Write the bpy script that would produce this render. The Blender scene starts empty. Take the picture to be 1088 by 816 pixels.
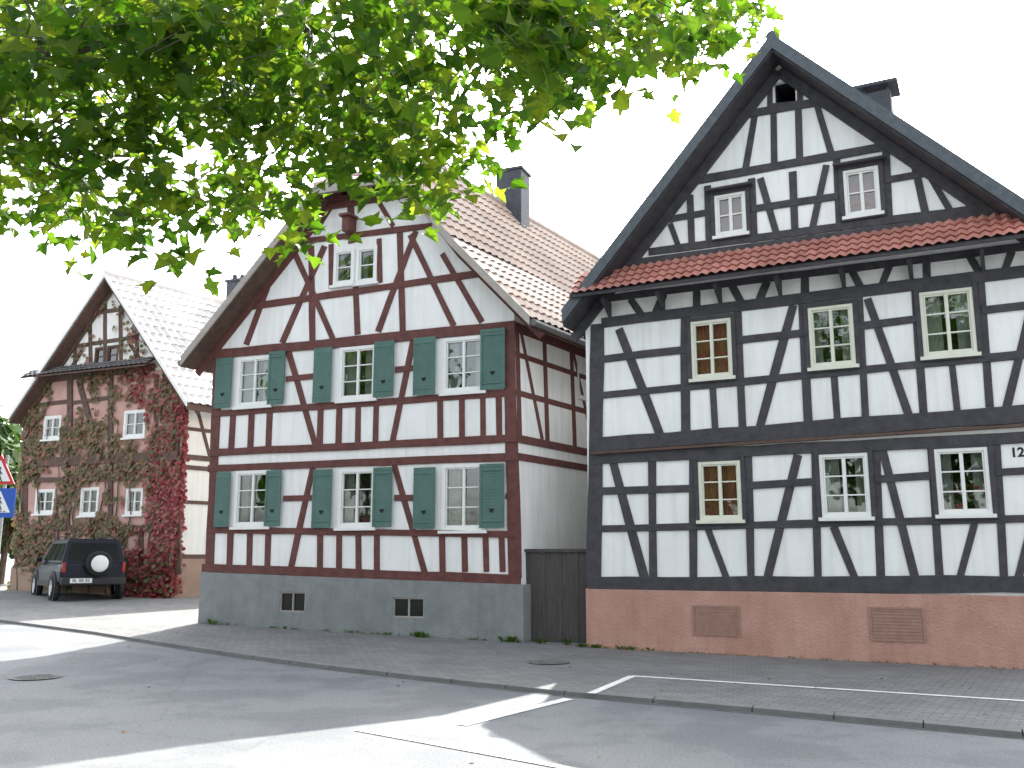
import bpy, bmesh, math, random
from mathutils import Vector, Matrix, noise
from mathutils.geometry import tessellate_polygon
random.seed(11)
# ---------------------------------------------------------------- survey / camera calibration
FPX=1000.0; CX,CY=544.0,408.0; CAMH=1.65; TH=math.atan(0.182)
CAM=Vector((0,0,CAMH))
RV=Vector((1,0,0)); FV=Vector((0,math.cos(TH),math.sin(TH))); UV=Vector((0,-math.sin(TH),math.cos(TH)))
def ray(px,py): return RV*((px-CX)/FPX)+UV*((CY-py)/FPX)+FV
def gh(x,y):
    L=0.0157*(-(x-0.19))+0.032*(y-17.68)
    s=0.06; v=L/s
    Lp=s*(v if v>30 else math.log1p(math.exp(v)))
    return 0.9*math.tanh(Lp/0.9)
def G(px,py,dz=0.0):
    r=ray(px,py); a,b=2.0,300.0
    for _ in range(60):
        m=(a+b)/2; p=CAM+r*m
        if p.z>gh(p.x,p.y)+dz: a=m
        else: b=m
    p=CAM+r*a; return Vector((p.x,p.y,gh(p.x,p.y)))
scene=bpy.context.scene
col=scene.collection
# ---------------------------------------------------------------- helpers
class MB:
    def __init__(s): s.v=[];s.f=[];s.m=[];s.uv=[]
    def face(s,pts,mi=0,uv=None):
        i=len(s.v); s.v+= [tuple(p) for p in pts]; s.f.append(list(range(i,i+len(pts)))); s.m.append(mi)
        s.uv.append(uv)
    def hexa(s,a,b,mi=0):
        s.face(a,mi); s.face(b[::-1],mi)
        for k in range(len(a)):
            n=(k+1)%len(a); s.face([a[k],b[k],b[n],a[n]],mi)
    def box(s,c,sx,sy,sz,mi=0,M=None):
        c=Vector(c); P=[]
        for z in(-1,1):
            for (x,y) in((-1,-1),(1,-1),(1,1),(-1,1)):
                q=Vector((x*sx/2,y*sy/2,z*sz/2))
                q=c+(M@q if M else q); P.append(q)
        s.hexa(P[:4],P[4:],mi)
    def tube(s,pts,rs,n=8,mi=0):
        rings=[]
        for i,p in enumerate(pts):
            d=(pts[min(i+1,len(pts)-1)]-pts[max(i-1,0)]).normalized()
            a=d.orthogonal().normalized(); b=d.cross(a)
            rings.append([p+(a*math.cos(2*math.pi*k/n)+b*math.sin(2*math.pi*k/n))*rs[i] for k in range(n)])
        for i in range(1,len(rings)):
            best=min(range(n),key=lambda o:sum((rings[i][(k+o)%n]-rings[i-1][k]-(pts[i]-pts[i-1])).length for k in range(n)))
            rings[i]=[rings[i][(k+best)%n] for k in range(n)]
        for i in range(len(rings)-1):
            for k in range(n):
                m=(k+1)%n; s.face([rings[i][k],rings[i][m],rings[i+1][m],rings[i+1][k]],mi)
        s.face(rings[0][::-1],mi); s.face(rings[-1],mi)
    def build(s,name,mats,parent=None,smooth=False,bevel=0,merge=False):
        me=bpy.data.meshes.new(name); me.from_pydata(s.v,[],s.f)
        for m in mats: me.materials.append(m)
        me.polygons.foreach_set("material_index",s.m)
        if any(u is not None for u in s.uv):
            ul=me.uv_layers.new(name="UVMap"); li=0
            for f,u in zip(s.f,s.uv):
                for k in range(len(f)):
                    if u: ul.data[li].uv=u[k]
                    li+=1
        if merge or bevel:
            bm=bmesh.new(); bm.from_mesh(me); bmesh.ops.remove_doubles(bm,verts=bm.verts,dist=0.0005)
            bmesh.ops.recalc_face_normals(bm,faces=bm.faces); bm.to_mesh(me); bm.free()
        if smooth: me.polygons.foreach_set("use_smooth",[True]*len(me.polygons))
        me.update()
        o=bpy.data.objects.new(name,me); col.objects.link(o)
        if bevel:
            b=o.modifiers.new("bevel",'BEVEL'); b.width=bevel; b.segments=2; b.limit_method='ANGLE'
        if parent: setpar(o,parent)
        return o
def world_of(p):
    if p.parent is None: return p.matrix_basis.copy()
    return world_of(p.parent)@p.matrix_parent_inverse@p.matrix_basis
def setpar(o,p):
    o.parent=p; o.matrix_parent_inverse=world_of(p).inverted()
def empty(name,loc,label,cat,group=None):
    e=bpy.data.objects.new(name,None); e.location=loc; e.empty_display_size=0.3; col.objects.link(e)
    e["label"]=label; e["category"]=cat
    if group: e["group"]=group
    return e
# ---------------------------------------------------------------- materials
def newmat(name):
    m=bpy.data.materials.new(name); m.use_nodes=True; nt=m.node_tree
    return m,nt,nt.nodes["Principled BSDF"]
def mat(name,c1,c2=None,scale=3.0,rough=0.8,bump=0.0,bscale=40,stretch=None,detail=6,metal=0,spec=None,contrast=(0.3,0.7),coat=0,grime=False):
    m,nt,b=newmat(name); N=nt.nodes; Lk=nt.links
    b.inputs["Roughness"].default_value=rough; b.inputs["Metallic"].default_value=metal
    if spec is not None: b.inputs["Specular IOR Level"].default_value=spec
    if coat: b.inputs["Coat Weight"].default_value=coat
    tc=N.new("ShaderNodeTexCoord"); mp=N.new("ShaderNodeMapping"); Lk.new(tc.outputs["Object"],mp.inputs[0])
    if stretch: mp.inputs["Scale"].default_value=stretch
    if c2 is None: b.inputs["Base Color"].default_value=(*c1,1)
    else:
        n=N.new("ShaderNodeTexNoise"); n.inputs["Scale"].default_value=scale; n.inputs["Detail"].default_value=detail; n.inputs["Roughness"].default_value=0.65
        r=N.new("ShaderNodeValToRGB"); r.color_ramp.elements[0].color=(*c1,1); r.color_ramp.elements[1].color=(*c2,1)
        r.color_ramp.elements[0].position=contrast[0]; r.color_ramp.elements[1].position=contrast[1]
        Lk.new(mp.outputs[0],n.inputs["Vector"]); Lk.new(n.outputs["Fac"],r.inputs[0]); src=r.outputs[0]
        if grime:  # vertical rain streaks
            m2=N.new("ShaderNodeMapping"); m2.inputs["Scale"].default_value=(5,5,0.35); Lk.new(tc.outputs["Object"],m2.inputs[0])
            n3=N.new("ShaderNodeTexNoise"); n3.inputs["Scale"].default_value=1.6; n3.inputs["Detail"].default_value=5; Lk.new(m2.outputs[0],n3.inputs["Vector"])
            r3=N.new("ShaderNodeValToRGB"); r3.color_ramp.elements[0].position=0.32; r3.color_ramp.elements[0].color=(0.88,0.87,0.84,1); r3.color_ramp.elements[1].position=0.55; Lk.new(n3.outputs["Fac"],r3.inputs[0])
            mx=N.new("ShaderNodeMixRGB"); mx.blend_type='MULTIPLY'; mx.inputs[0].default_value=0.75; Lk.new(src,mx.inputs[1]); Lk.new(r3.outputs[0],mx.inputs[2]); src=mx.outputs[0]
        Lk.new(src,b.inputs["Base Color"])
    if bump:
        n2=N.new("ShaderNodeTexNoise"); n2.inputs["Scale"].default_value=bscale; n2.inputs["Detail"].default_value=5
        bp=N.new("ShaderNodeBump"); bp.inputs["Strength"].default_value=bump; bp.inputs["Distance"].default_value=0.02
        Lk.new(mp.outputs[0],n2.inputs["Vector"]); Lk.new(n2.outputs["Fac"],bp.inputs["Height"]); Lk.new(bp.outputs[0],b.inputs["Normal"])
    return m
M={}
M['plaster']=mat("white_plaster",(0.80,0.80,0.79),(0.88,0.88,0.86),1.3,0.9,0.25,30,grime=True)
M['plaster2']=mat("cream_plaster",(0.76,0.75,0.70),(0.85,0.84,0.80),1.1,0.9,0.25,30,grime=True)
M['pink']=mat("pink_plaster",(0.46,0.26,0.22),(0.62,0.41,0.36),1.5,0.9,0.25,30)
M['black_wood']=mat("black_brown_timber",(0.032,0.031,0.036),(0.070,0.065,0.072),6,0.75,0.5,25)
M['red_wood']=mat("red_brown_timber",(0.085,0.026,0.022),(0.15,0.052,0.043),6,0.75,0.5,25)
M['old_wood']=mat("weathered_brown_timber",(0.07,0.04,0.03),(0.13,0.075,0.055),6,0.75,0.4,25)
M['gate_wood']=mat("gate_planks",(0.048,0.042,0.042),(0.088,0.078,0.076),7,0.75,0.4,25,(3,3,0.4))
M['verge_light']=mat("painted_verge_board",(0.30,0.27,0.24),(0.42,0.38,0.34),4,0.7,0.2,30)
M['slate']=mat("dark_slate",(0.055,0.066,0.078),(0.10,0.115,0.13),9,0.6,0.4,30)
M['chim']=mat("dark_chimney_cladding",(0.035,0.04,0.05),(0.065,0.07,0.085),9,0.6,0.4,30)
M['plinth_grey']=mat("grey_render_plinth",(0.19,0.205,0.21),(0.275,0.29,0.295),2.2,0.9,0.8,35,grime=True)
M['plinth_red']=mat("red_sandstone_render",(0.42,0.225,0.175),(0.54,0.315,0.255),1.8,0.9,0.8,30,grime=True)
M['plinth_brown']=mat("brown_render",(0.28,0.19,0.14),(0.38,0.27,0.2),1.8,0.9,0.5,30)
M['frame_white']=mat("white_window_paint",(0.74,0.74,0.71),(0.82,0.82,0.79),5,0.45)
M['frame_cream']=mat("cream_window_paint",(0.66,0.66,0.55),(0.75,0.75,0.64),5,0.45)
M['green']=mat("green_shutter_paint",(0.055,0.13,0.11),(0.085,0.17,0.145),4,0.6,0.1,30)
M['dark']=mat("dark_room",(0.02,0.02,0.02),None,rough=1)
M['curtain']=mat("net_curtain",(0.40,0.42,0.38),(0.60,0.62,0.58),14,0.9,0,30,(6,6,0.3))
M['redcurtain']=mat("terracotta_curtain",(0.50,0.13,0.09),(0.66,0.30,0.22),6,0.9,0,30,(3,3,0.6))
M['vent']=mat("vent_grille",(0.30,0.165,0.13),(0.38,0.23,0.185),9,0.7)
M['metal']=mat("galvanised_metal",(0.35,0.36,0.37),(0.45,0.46,0.47),9,0.4,metal=0.8)
M['iron']=mat("cast_iron",(0.12,0.12,0.12),(0.18,0.175,0.17),20,0.6,0.6,60)
M['tyre']=mat("rubber",(0.012,0.012,0.012),(0.02,0.02,0.02),9,0.85)
M['carpaint']=mat("dark_blue_car_paint",(0.008,0.011,0.022),None,rough=0.35,spec=0.25,coat=0.06)
M['cladding']=mat("black_plastic",(0.018,0.018,0.02),None,rough=0.6)
M['silver']=mat("silver_alloy",(0.75,0.76,0.77),None,rough=0.4,metal=0.2)
M['redlamp']=mat("red_lamp_lens",(0.30,0.012,0.01),None,rough=0.2)
M['white']=mat("white_paint_plain",(0.8,0.8,0.8),None,rough=0.5)
M['blacktxt']=mat("black_lettering",(0.01,0.01,0.01),None,rough=0.6)
M['signred']=mat("traffic_red",(0.55,0.02,0.02),None,rough=0.4)
M['signblue']=mat("traffic_blue",(0.01,0.08,0.42),None,rough=0.4)
M['bark']=mat("plane_tree_bark",(0.06,0.05,0.035),(0.16,0.14,0.10),5,0.9,0.6,12)
M['hill']=mat("distant_woodland",(0.20,0.26,0.26),(0.25,0.31,0.30),0.05,1)
def glassmat():
    m=bpy.data.materials.new("window_glass"); m.use_nodes=True; nt=m.node_tree; N=nt.nodes; Lk=nt.links
    N.remove(N["Principled BSDF"]); out=N["Material Output"]
    g=N.new("ShaderNodeBsdfGlossy"); g.inputs["Roughness"].default_value=0.03; g.inputs["Color"].default_value=(0.85,0.9,0.88,1)
    t=N.new("ShaderNodeBsdfTransparent"); t.inputs[0].default_value=(0.82,0.86,0.84,1)
    fr=N.new("ShaderNodeFresnel"); fr.inputs[0].default_value=1.6
    ma=N.new("ShaderNodeMath"); ma.operation='ADD'; ma.inputs[1].default_value=0.07; ma.use_clamp=True
    nz=N.new("ShaderNodeTexNoise"); nz.inputs["Scale"].default_value=1.8
    tc=N.new("ShaderNodeTexCoord"); bp=N.new("ShaderNodeBump"); bp.inputs["Strength"].default_value=0.15; bp.inputs["Distance"].default_value=0.05
    Lk.new(tc.outputs["Object"],nz.inputs["Vector"]); Lk.new(nz.outputs["Fac"],bp.inputs["Height"]); Lk.new(bp.outputs[0],g.inputs["Normal"])
    mx=N.new("ShaderNodeMixShader"); Lk.new(fr.outputs[0],ma.inputs[0]); Lk.new(ma.outputs[0],mx.inputs[0]); Lk.new(t.outputs[0],mx.inputs[1]); Lk.new(g.outputs[0],mx.inputs[2]); Lk.new(mx.outputs[0],out.inputs[0])
    return m
M['glass']=glassmat()
M['carglass']=mat("dark_car_glass",(0.01,0.012,0.013),None,rough=0.15,spec=0.25)
def leafmat(name,dc,tc_,tw=0.55,rough=0.45):
    m=bpy.data.materials.new(name); m.use_nodes=True; nt=m.node_tree; N=nt.nodes; Lk=nt.links
    N.remove(N["Principled BSDF"]); out=N["Material Output"]
    d=N.new("ShaderNodeBsdfPrincipled"); d.inputs["Base Color"].default_value=(*dc,1); d.inputs["Roughness"].default_value=rough; d.inputs["Specular IOR Level"].default_value=0.3
    t=N.new("ShaderNodeBsdfTranslucent"); t.inputs[0].default_value=(*tc_,1)
    mx=N.new("ShaderNodeMixShader"); mx.inputs[0].default_value=tw
    Lk.new(d.outputs[0],mx.inputs[1]); Lk.new(t.outputs[0],mx.inputs[2]); Lk.new(mx.outputs[0],out.inputs[0])
    return m
LEAF=[leafmat("leaf_deep_green",(0.022,0.055,0.008),(0.10,0.25,0.010)),leafmat("leaf_mid_green",(0.032,0.08,0.01),(0.19,0.36,0.015)),
      leafmat("leaf_yellow_green",(0.045,0.095,0.012),(0.33,0.45,0.025)),leafmat("leaf_brown",(0.09,0.06,0.02),(0.40,0.22,0.03))]
BGL=[leafmat("distant_leaf_green",(0.04,0.085,0.02),(0.06,0.13,0.02),0.25,0.7),leafmat("distant_leaf_light",(0.06,0.12,0.03),(0.10,0.18,0.03),0.25,0.7)]
VINE=[leafmat("vine_green",(0.11,0.12,0.05),(0.15,0.2,0.03),0.2),leafmat("vine_olive",(0.20,0.145,0.075),(0.2,0.15,0.03),0.2),
      leafmat("vine_red",(0.30,0.05,0.06),(0.35,0.03,0.03),0.2),leafmat("vine_crimson",(0.17,0.035,0.04),(0.2,0.02,0.02),0.2),leafmat("vine_pink",(0.36,0.15,0.12),(0.35,0.06,0.04),0.2)]
def tilemat(name,c1,c2,c3,rough=0.65):
    m,nt,b=newmat(name); N=nt.nodes; Lk=nt.links
    uv=N.new("ShaderNodeUVMap"); uv.uv_map="UVMap"
    sn=N.new("ShaderNodeVectorMath"); sn.operation='FLOOR'; Lk.new(uv.outputs[0],sn.inputs[0])
    w=N.new("ShaderNodeTexWhiteNoise"); w.noise_dimensions='2D'; Lk.new(sn.outputs[0],w.inputs["Vector"])
    r=N.new("ShaderNodeValToRGB"); r.color_ramp.elements[0].color=(*c1,1); r.color_ramp.elements[1].color=(*c3,1)
    e=r.color_ramp.elements.new(0.5); e.color=(*c2,1); Lk.new(w.outputs["Value"],r.inputs[0])
    n=N.new("ShaderNodeTexNoise"); n.inputs["Scale"].default_value=0.9; n.inputs["Detail"].default_value=7
    tc=N.new("ShaderNodeTexCoord"); Lk.new(tc.outputs["Object"],n.inputs["Vector"])
    r2=N.new("ShaderNodeValToRGB"); r2.color_ramp.elements[0].position=0.35; r2.color_ramp.elements[0].color=(0.75,0.75,0.75,1); r2.color_ramp.elements[1].position=0.65
    Lk.new(n.outputs["Fac"],r2.inputs[0])
    mx=N.new("ShaderNodeMixRGB"); mx.blend_type='MULTIPLY'; mx.inputs[0].default_value=1; Lk.new(r.outputs[0],mx.inputs[1]); Lk.new(r2.outputs[0],mx.inputs[2])
    Lk.new(mx.outputs[0],b.inputs["Base Color"]); b.inputs["Roughness"].default_value=rough
    return m
M['tile_brown']=tilemat("brown_roof_tiles",(0.44,0.31,0.23),(0.54,0.40,0.31),(0.47,0.37,0.30),0.5)
M['tile_red']=tilemat("red_roof_tiles",(0.50,0.20,0.155),(0.58,0.26,0.205),(0.42,0.175,0.14))
M['tile_pale']=tilemat("pale_roof_tiles",(0.72,0.70,0.68),(0.80,0.78,0.76),(0.66,0.64,0.62),0.4)
# ---------------------------------------------------------------- facades
class Fac:
    def __init__(s,O,D,lean=(0,0)):
        s.O=Vector(O); s.D=Vector((D[0],D[1],0)).normalized(); s.U=Vector((lean[0],lean[1],1))
        n=s.D.cross(s.U).normalized()
        if n.dot(CAM-s.O)<0: n=-n
        s.N=n
    def W(s,u,z,off=0): return s.O+s.D*u+s.U*z+s.N*off
    def pt(s,px,py,off=0):
        r=ray(px,py); A=Matrix((s.D,s.U,-r)).transposed()
        x=A.inverted()@(CAM-s.O-s.N*off); return x[0],x[1]
def board(mb,f,u1,z1,u2,z2,w,o0,o1,mi=0,ext=0.0):
    dx,dz=u2-u1,z2-z1; L=math.hypot(dx,dz); dx/=L; dz/=L
    u1-=dx*ext;z1-=dz*ext;u2+=dx*ext;z2+=dz*ext
    px,pz=-dz*w/2,dx*w/2
    q=[(u1+px,z1+pz),(u1-px,z1-pz),(u2-px,z2-pz),(u2+px,z2+pz)]
    mb.hexa([f.W(a,b,o1) for a,b in q],[f.W(a,b,o0) for a,b in q],mi)
tcount=0
def timber(mb,f,x1,y1,x2,y2,w,extra=0.0,mi=0):
    global tcount; tcount+=1
    a=f.pt(x1,y1); b=f.pt(x2,y2)
    L=math.hypot(x2-x1,y2-y1); nx,ny=-(y2-y1)/L*w/2,(x2-x1)/L*w/2
    mx,my=(x1+x2)/2,(y1+y2)/2
    c=f.pt(mx+nx,my+ny); d=f.pt(mx-nx,my-ny)
    du,dz=b[0]-a[0],b[1]-a[1]; LL=math.hypot(du,dz)
    wm=abs((c[0]-d[0])*(-dz/LL)+(c[1]-d[1])*(du/LL))
    horiz=abs(y2-y1)<abs(x2-x1)*0.3
    o=0.016+0.0013*(tcount%7)+(0.011 if horiz else 0)+extra
    n=max(1,int(LL/0.7)); px,pz=-dz/LL,du/LL
    pts=[]
    for k in range(n+1):
        t=k/n; j=random.uniform(-.06,.06)*wm; j2=random.uniform(-.06,.06)*wm
        u=a[0]+du*t; z=a[1]+dz*t
        if k==0: u-=du/LL*0.01; z-=dz/LL*0.01
        if k==n: u+=du/LL*0.01; z+=dz/LL*0.01
        pts.append(((u+px*(wm/2+j),z+pz*(wm/2+j)),(u-px*(wm/2+j2),z-pz*(wm/2+j2))))
    q=[p[0] for p in pts]+[p[1] for p in reversed(pts)]
    mb.hexa([f.W(x,y,o) for x,y in q],[f.W(x,y,-0.01) for x,y in q],mi)
def rect(f,l,t,r,b):
    ym,xm=(t+b)/2,(l+r)/2
    return (f.pt(l,ym)[0],f.pt(r,ym)[0],f.pt(xm,b)[1],f.pt(xm,t)[1])
def rbox(mb,f,u0,u1,z0,z1,o0,o1,mi=0):
    q=[(u0,z0),(u1,z0),(u1,z1),(u0,z1)]
    mb.hexa([f.W(a,b,o1) for a,b in q],[f.W(a,b,o0) for a,b in q],mi)
def window(f,parent,R,fm,rows=3,cols=2,sill=True,fw=0.055,curt=1,cmat=None,low=False):
    u0,u1,z0,z1=R
    mb=MB(); oo=0.03
    rbox(mb,f,u0,u0+fw,z0,z1,-0.09,oo); rbox(mb,f,u1-fw,u1,z0,z1,-0.09,oo)
    rbox(mb,f,u0+fw,u1-fw,z1-fw,z1,-0.09,oo-0.003); rbox(mb,f,u0+fw,u1-fw,z0,z0+fw,-0.09,oo-0.003)
    iu0,iu1,iz0,iz1=u0+fw,u1-fw,z0+fw,z1-fw
    sw=0.028 ; cw=(iu1-iu0)/cols
    for c in range(cols):
        a,b=iu0+c*cw,iu0+(c+1)*cw
        rbox(mb,f,a+0.002,a+sw,iz0,iz1,-0.05,0.006); rbox(mb,f,b-sw,b-0.002,iz0,iz1,-0.05,0.006)
        rbox(mb,f,a+sw,b-sw,iz0,iz0+sw*1.3,-0.05,0.004); rbox(mb,f,a+sw,b-sw,iz1-sw,iz1,-0.05,0.004)
        for r in range(1,rows):
            z=iz0+(iz1-iz0)*r/rows; rbox(mb,f,a+sw,b-sw,z-0.011,z+0.011,-0.045,0.0)
    if cols>1: rbox(mb,f,iu0+cw-0.02,iu0+cw+0.02,iz0,iz1,-0.04,0.014)
    w=mb.build("window",[fm],parent)
    g=MB(); g.face([f.W(a,b,-0.03) for a,b in((iu0,iz0),(iu1,iz0),(iu1,iz1),(iu0,iz1))]); g.build("glass",[M['glass']],w)
    if curt:
        n=14
        for side in(0,1):
            c=MB()
            wd=(iu1-iu0)*(random.uniform(0.16,0.38) if not cmat else random.uniform(0.44,0.49))
            a=iu0 if side==0 else iu1-wd
            for k in range(n):
                x0=a+wd*k/n; x1=a+wd*(k+1)/n
                d0=-0.14-0.015*(k%2); d1=-0.14-0.015*((k+1)%2)
                c.face([f.W(x0,iz0-0.02,d0),f.W(x1,iz0-0.02,d1),f.W(x1,iz1+0.02,d1),f.W(x0,iz1+0.02,d0)])
            c.build("curtain",[cmat or M['curtain']],w)
    if low:
        c=MB(); uc=random.uniform(iu0+0.2,iu1-0.2)
        c.tube([f.W(uc,iz0-0.02,-0.2),f.W(uc,iz0+0.12,-0.2)],[0.06,0.08],10,1)
        for _ in range(80):
            p=f.W(uc+random.gauss(0,0.11),iz0+0.12+abs(random.gauss(0,0.14)),-0.19+random.uniform(-0.06,0.09)); s=0.045
            a=Vector((random.gauss(0,1),random.gauss(0,1),random.gauss(0,1))).normalized(); b_=a.orthogonal().normalized()
            c.face([p-a*s,p+b_*s,p+a*s,p-b_*s],0 if random.random()<0.75 else 1)
        c.build("window_plant",[M['potleaf'],M['signred']],w)
    if sill:
        s=MB(); rbox(s,f,u0-0.05,u1+0.05,z0-0.05,z0+0.005,-0.02,0.085); s.build("sill",[fm],w)
    return w
M['potleaf']=mat("pot_plant_leaf",(0.05,0.12,0.03),(0.08,0.18,0.05),8,0.6)
def wall(f,depth,L,out,holes,mats,parent,name="wall"):
    mb=MB()
    loops=[[Vector((a,b,0)) for a,b in out]]
    for (u0,u1,z0,z1) in holes: loops.append([Vector((u0,z0,0)),Vector((u0,z1,0)),Vector((u1,z1,0)),Vector((u1,z0,0))])
    flat=[p for l in loops for p in l]
    for tri in tessellate_polygon(loops):
        mb.face([f.W(flat[i].x,flat[i].y,0) for i in tri],0)
    B=depth*L
    n=len(out)
    for i in range(n):
        a,b=out[i],out[(i+1)%n]
        A,Bp=f.W(*a),f.W(*b); mb.face([A,Bp,Bp+B,A+B],0)
    mb.face([f.W(*a)+B for a in out],0)
    for (u0,u1,z0,z1) in holes:
        q=[(u0,z0),(u1,z0),(u1,z1),(u0,z1)]
        for k in range(4):
            a,b=q[k],q[(k+1)%4]
            mb.face([f.W(*a,0),f.W(*b,0),f.W(*b,-0.1),f.W(*a,-0.1)],0)
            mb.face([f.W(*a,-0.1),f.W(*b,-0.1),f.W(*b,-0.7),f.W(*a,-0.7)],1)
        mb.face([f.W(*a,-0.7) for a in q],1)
    return mb.build(name,mats,parent)
def tiles(mb,P0,eu,ev,lu,lv,tw,rh,amp,mi=0,clip=None):
    nrm=eu.cross(ev).normalized()
    if nrm.z<0: nrm=-nrm
    nu=max(1,int(round(lu/tw))); sub=4; cols=nu*sub; rows=max(1,int(round(lv/rh)))
    du=lu/cols; dv=lv/rows
    prof=[]
    for r in range(rows): prof+=[(r*dv,0.012,r),((r+1)*dv+0.02,0.045,r)]
    wv=[amp*(0.5-0.5*math.cos(2*math.pi*(k/sub))) for k in range(sub)]
    base=len(mb.v)
    sag=lambda uu,vv: 0.025*noise.noise(Vector((uu*0.35,vv*0.5,P0.x)))
    for (v,h,r) in prof:
        for c in range(cols+1):
            uu=c*du
            mb.v.append(tuple(P0+eu*uu+ev*v+nrm*(h+wv[c%sub]+sag(uu,v))))
    W_=cols+1
    for i in range(len(prof)-1):
        for c in range(cols):
            if clip and not clip((c+0.5)*du,(prof[i][0]+prof[i+1][0])/2): continue
            a=base+i*W_+c
            mb.f.append([a,a+1,a+1+W_,a+W_]); mb.m.append(mi)
            t=c//sub+0.5; rr=prof[i][2]+0.5
            mb.uv.append([(t,rr)]*4)
def roof(f,depth,L,ov,prof,tv,parent,tmat,wood,vergemat,tw=0.24,rh=0.34,amp=0.035,vergew=None,hip=None):
    mb=MB(); back=depth*L; dn=Vector((0,0,-tv)); vprof=prof
    apex=max(prof,key=lambda p:p[1])
    if hip:
        i0,zc,hb=hip; p1,p2,p3=prof[i0-1],prof[i0],prof[i0+1]
        t=(zc-p1[1])/(p2[1]-p1[1]); cl=(p1[0]+(p2[0]-p1[0])*t,zc)
        t=(zc-p3[1])/(p2[1]-p3[1]); cr=(p3[0]+(p2[0]-p3[0])*t,zc)
        vprof=prof[:i0]+[cl,cr]+prof[i0+1:]
        RF=f.W(*apex,ov)+depth*hb; CL=f.W(*cl,ov); CR=f.W(*cr,ov)
    for i in range(len(prof)-1):
        a,b=prof[i],prof[i+1]
        A,B=f.W(*a,ov),f.W(*b,ov)
        hi,lo=(A,B) if A.z>B.z else (B,A)
        ev=(lo-hi); lv=ev.length; ev.normalize(); clip=None
        if hip and (i==i0-1 or i==i0):
            C=CL if i==i0-1 else CR; vh=(C-hi).length
            P=[lo,C,RF,hi+back,lo+back]
            mb.hexa(P,[p+dn for p in P],1)
            clip=lambda uu,vv,vh=vh,hb=hb: vv>=vh or uu>=hb*(1-vv/vh)
        else: mb.hexa([A,B,B+dn,A+dn],[A+back,B+back,B+back+dn,A+back+dn],1)
        tiles(mb,hi,depth,ev,L,lv,tw,rh,amp,0,clip)
    A0=f.W(*apex,ov+0.02)+Vector((0,0,0.03)); s0=0
    if hip:
        mb.hexa([CL,CR,RF],[CL+dn,CR+dn,RF+dn],1)
        e=(CR-CL); wd=e.length; e.normalize(); Md=(CL+CR)/2; ev=Md-RF; lv=ev.length; ev.normalize()
        tiles(mb,RF-e*wd/2,e,ev,wd,lv,tw,rh,amp,0,lambda uu,vv: abs(uu-wd/2)<=wd/2*vv/lv)
        for C in(CL,CR): mb.tube([RF+Vector((0,0,.05)),C+Vector((0,0,.05))],[0.1,0.1],8,0)
        s0=hip[2]
    n=int((L-s0)/0.4)
    for k in range(n):
        p=A0+depth*(s0+k*(L-s0)/n); mb.tube([p,p+depth*((L-s0)/n+0.03)],[0.10,0.12],8,0)
    r=mb.build("roof",[tmat,wood],parent)
    vb=MB(); vw=vergew or tv+0.06
    for i in range(len(vprof)-1):
        a,b=vprof[i],vprof[i+1]
        q=[(a[0],a[1]+0.06),(b[0],b[1]+0.06),(b[0],b[1]+0.06-vw),(a[0],a[1]+0.06-vw)]
        vb.hexa([f.W(*p,ov+0.045+0.002*i) for p in q],[f.W(*p,ov+0.003) for p in q])
    vb.build("verge_board",[vergemat],r)
    return r,vprof
def profz(prof,u):
    for i in range(len(prof)-1):
        (a,za),(b,zb)=prof[i],prof[i+1]
        if a<=u<=b: return za+(zb-za)*(u-a)/(b-a)
    return prof[0][1] if u<prof[0][0] else prof[-1][1]
def outline(uLb,uLt,uRb,uRt,zb,prof,drop,shift=0):
    pr=[(u+shift,z-drop) for u,z in prof]
    o=[(uLb,zb),(uRb,zb),(uRt,profz(pr,uRt))]
    for p in reversed(pr):
        if uLt<p[0]<uRt: o.append(p)
    o.append((uLt,profz(pr,uLt))); return o
# ================================================================ HOUSE with black timber (nearest)
GRP="half-timbered houses along the street"
f3=Fac((1.36,16.95,0),(0.891,-0.454)); dep3=(-f3.N).copy()
h3=empty("timber_framed_house",f3.W(3.6,0,-4),"white half-timbered gable house, black beams, red pent roof","house",GRP)
OV3=0.5
ap=f3.pt(820,40,OV3); le=f3.pt(598,332,OV3); r1=f3.pt(1088,216,OV3)
sl=(r1[1]-ap[1])/(r1[0]-ap[0]); re=(2*ap[0]-le[0]+0.1, ap[1]+sl*(2*ap[0]-le[0]+0.1-ap[0]))
prof3=[le,ap,re]
uR3=2*ap[0]-0.0
w3px=[(743,490,788,553),(872,482,924,550),(995,476,1052,547),(735,340,778,402),(860,325,908,390),(979,308,1036,378),(760,206,793,250),(897,179,935,229)]
R3=[rect(f3,*w) for w in w3px]
att=rect(f3,823,86,845,110)
out3=outline(0,0,uR3,uR3,-0.3,prof3,0.22)
wall(f3,dep3,9.5,out3,R3+[att],[M['plaster'],M['dark']],h3)
roof(f3,dep3,10.3,OV3,prof3,0.26,h3,M['slate'],M['black_wood'],M['slate'],0.3,0.4,0.01,0.27)
for i,R in enumerate(R3): window(f3,h3,R,M['frame_cream'] if i in(0,3,4,5) else M['frame_white'],rows=3 if i<6 else 2,fw=0.05,cmat=M['redcurtain'] if i in(0,3,6,7) else None,low=i in(2,))
t3=MB()
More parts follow.
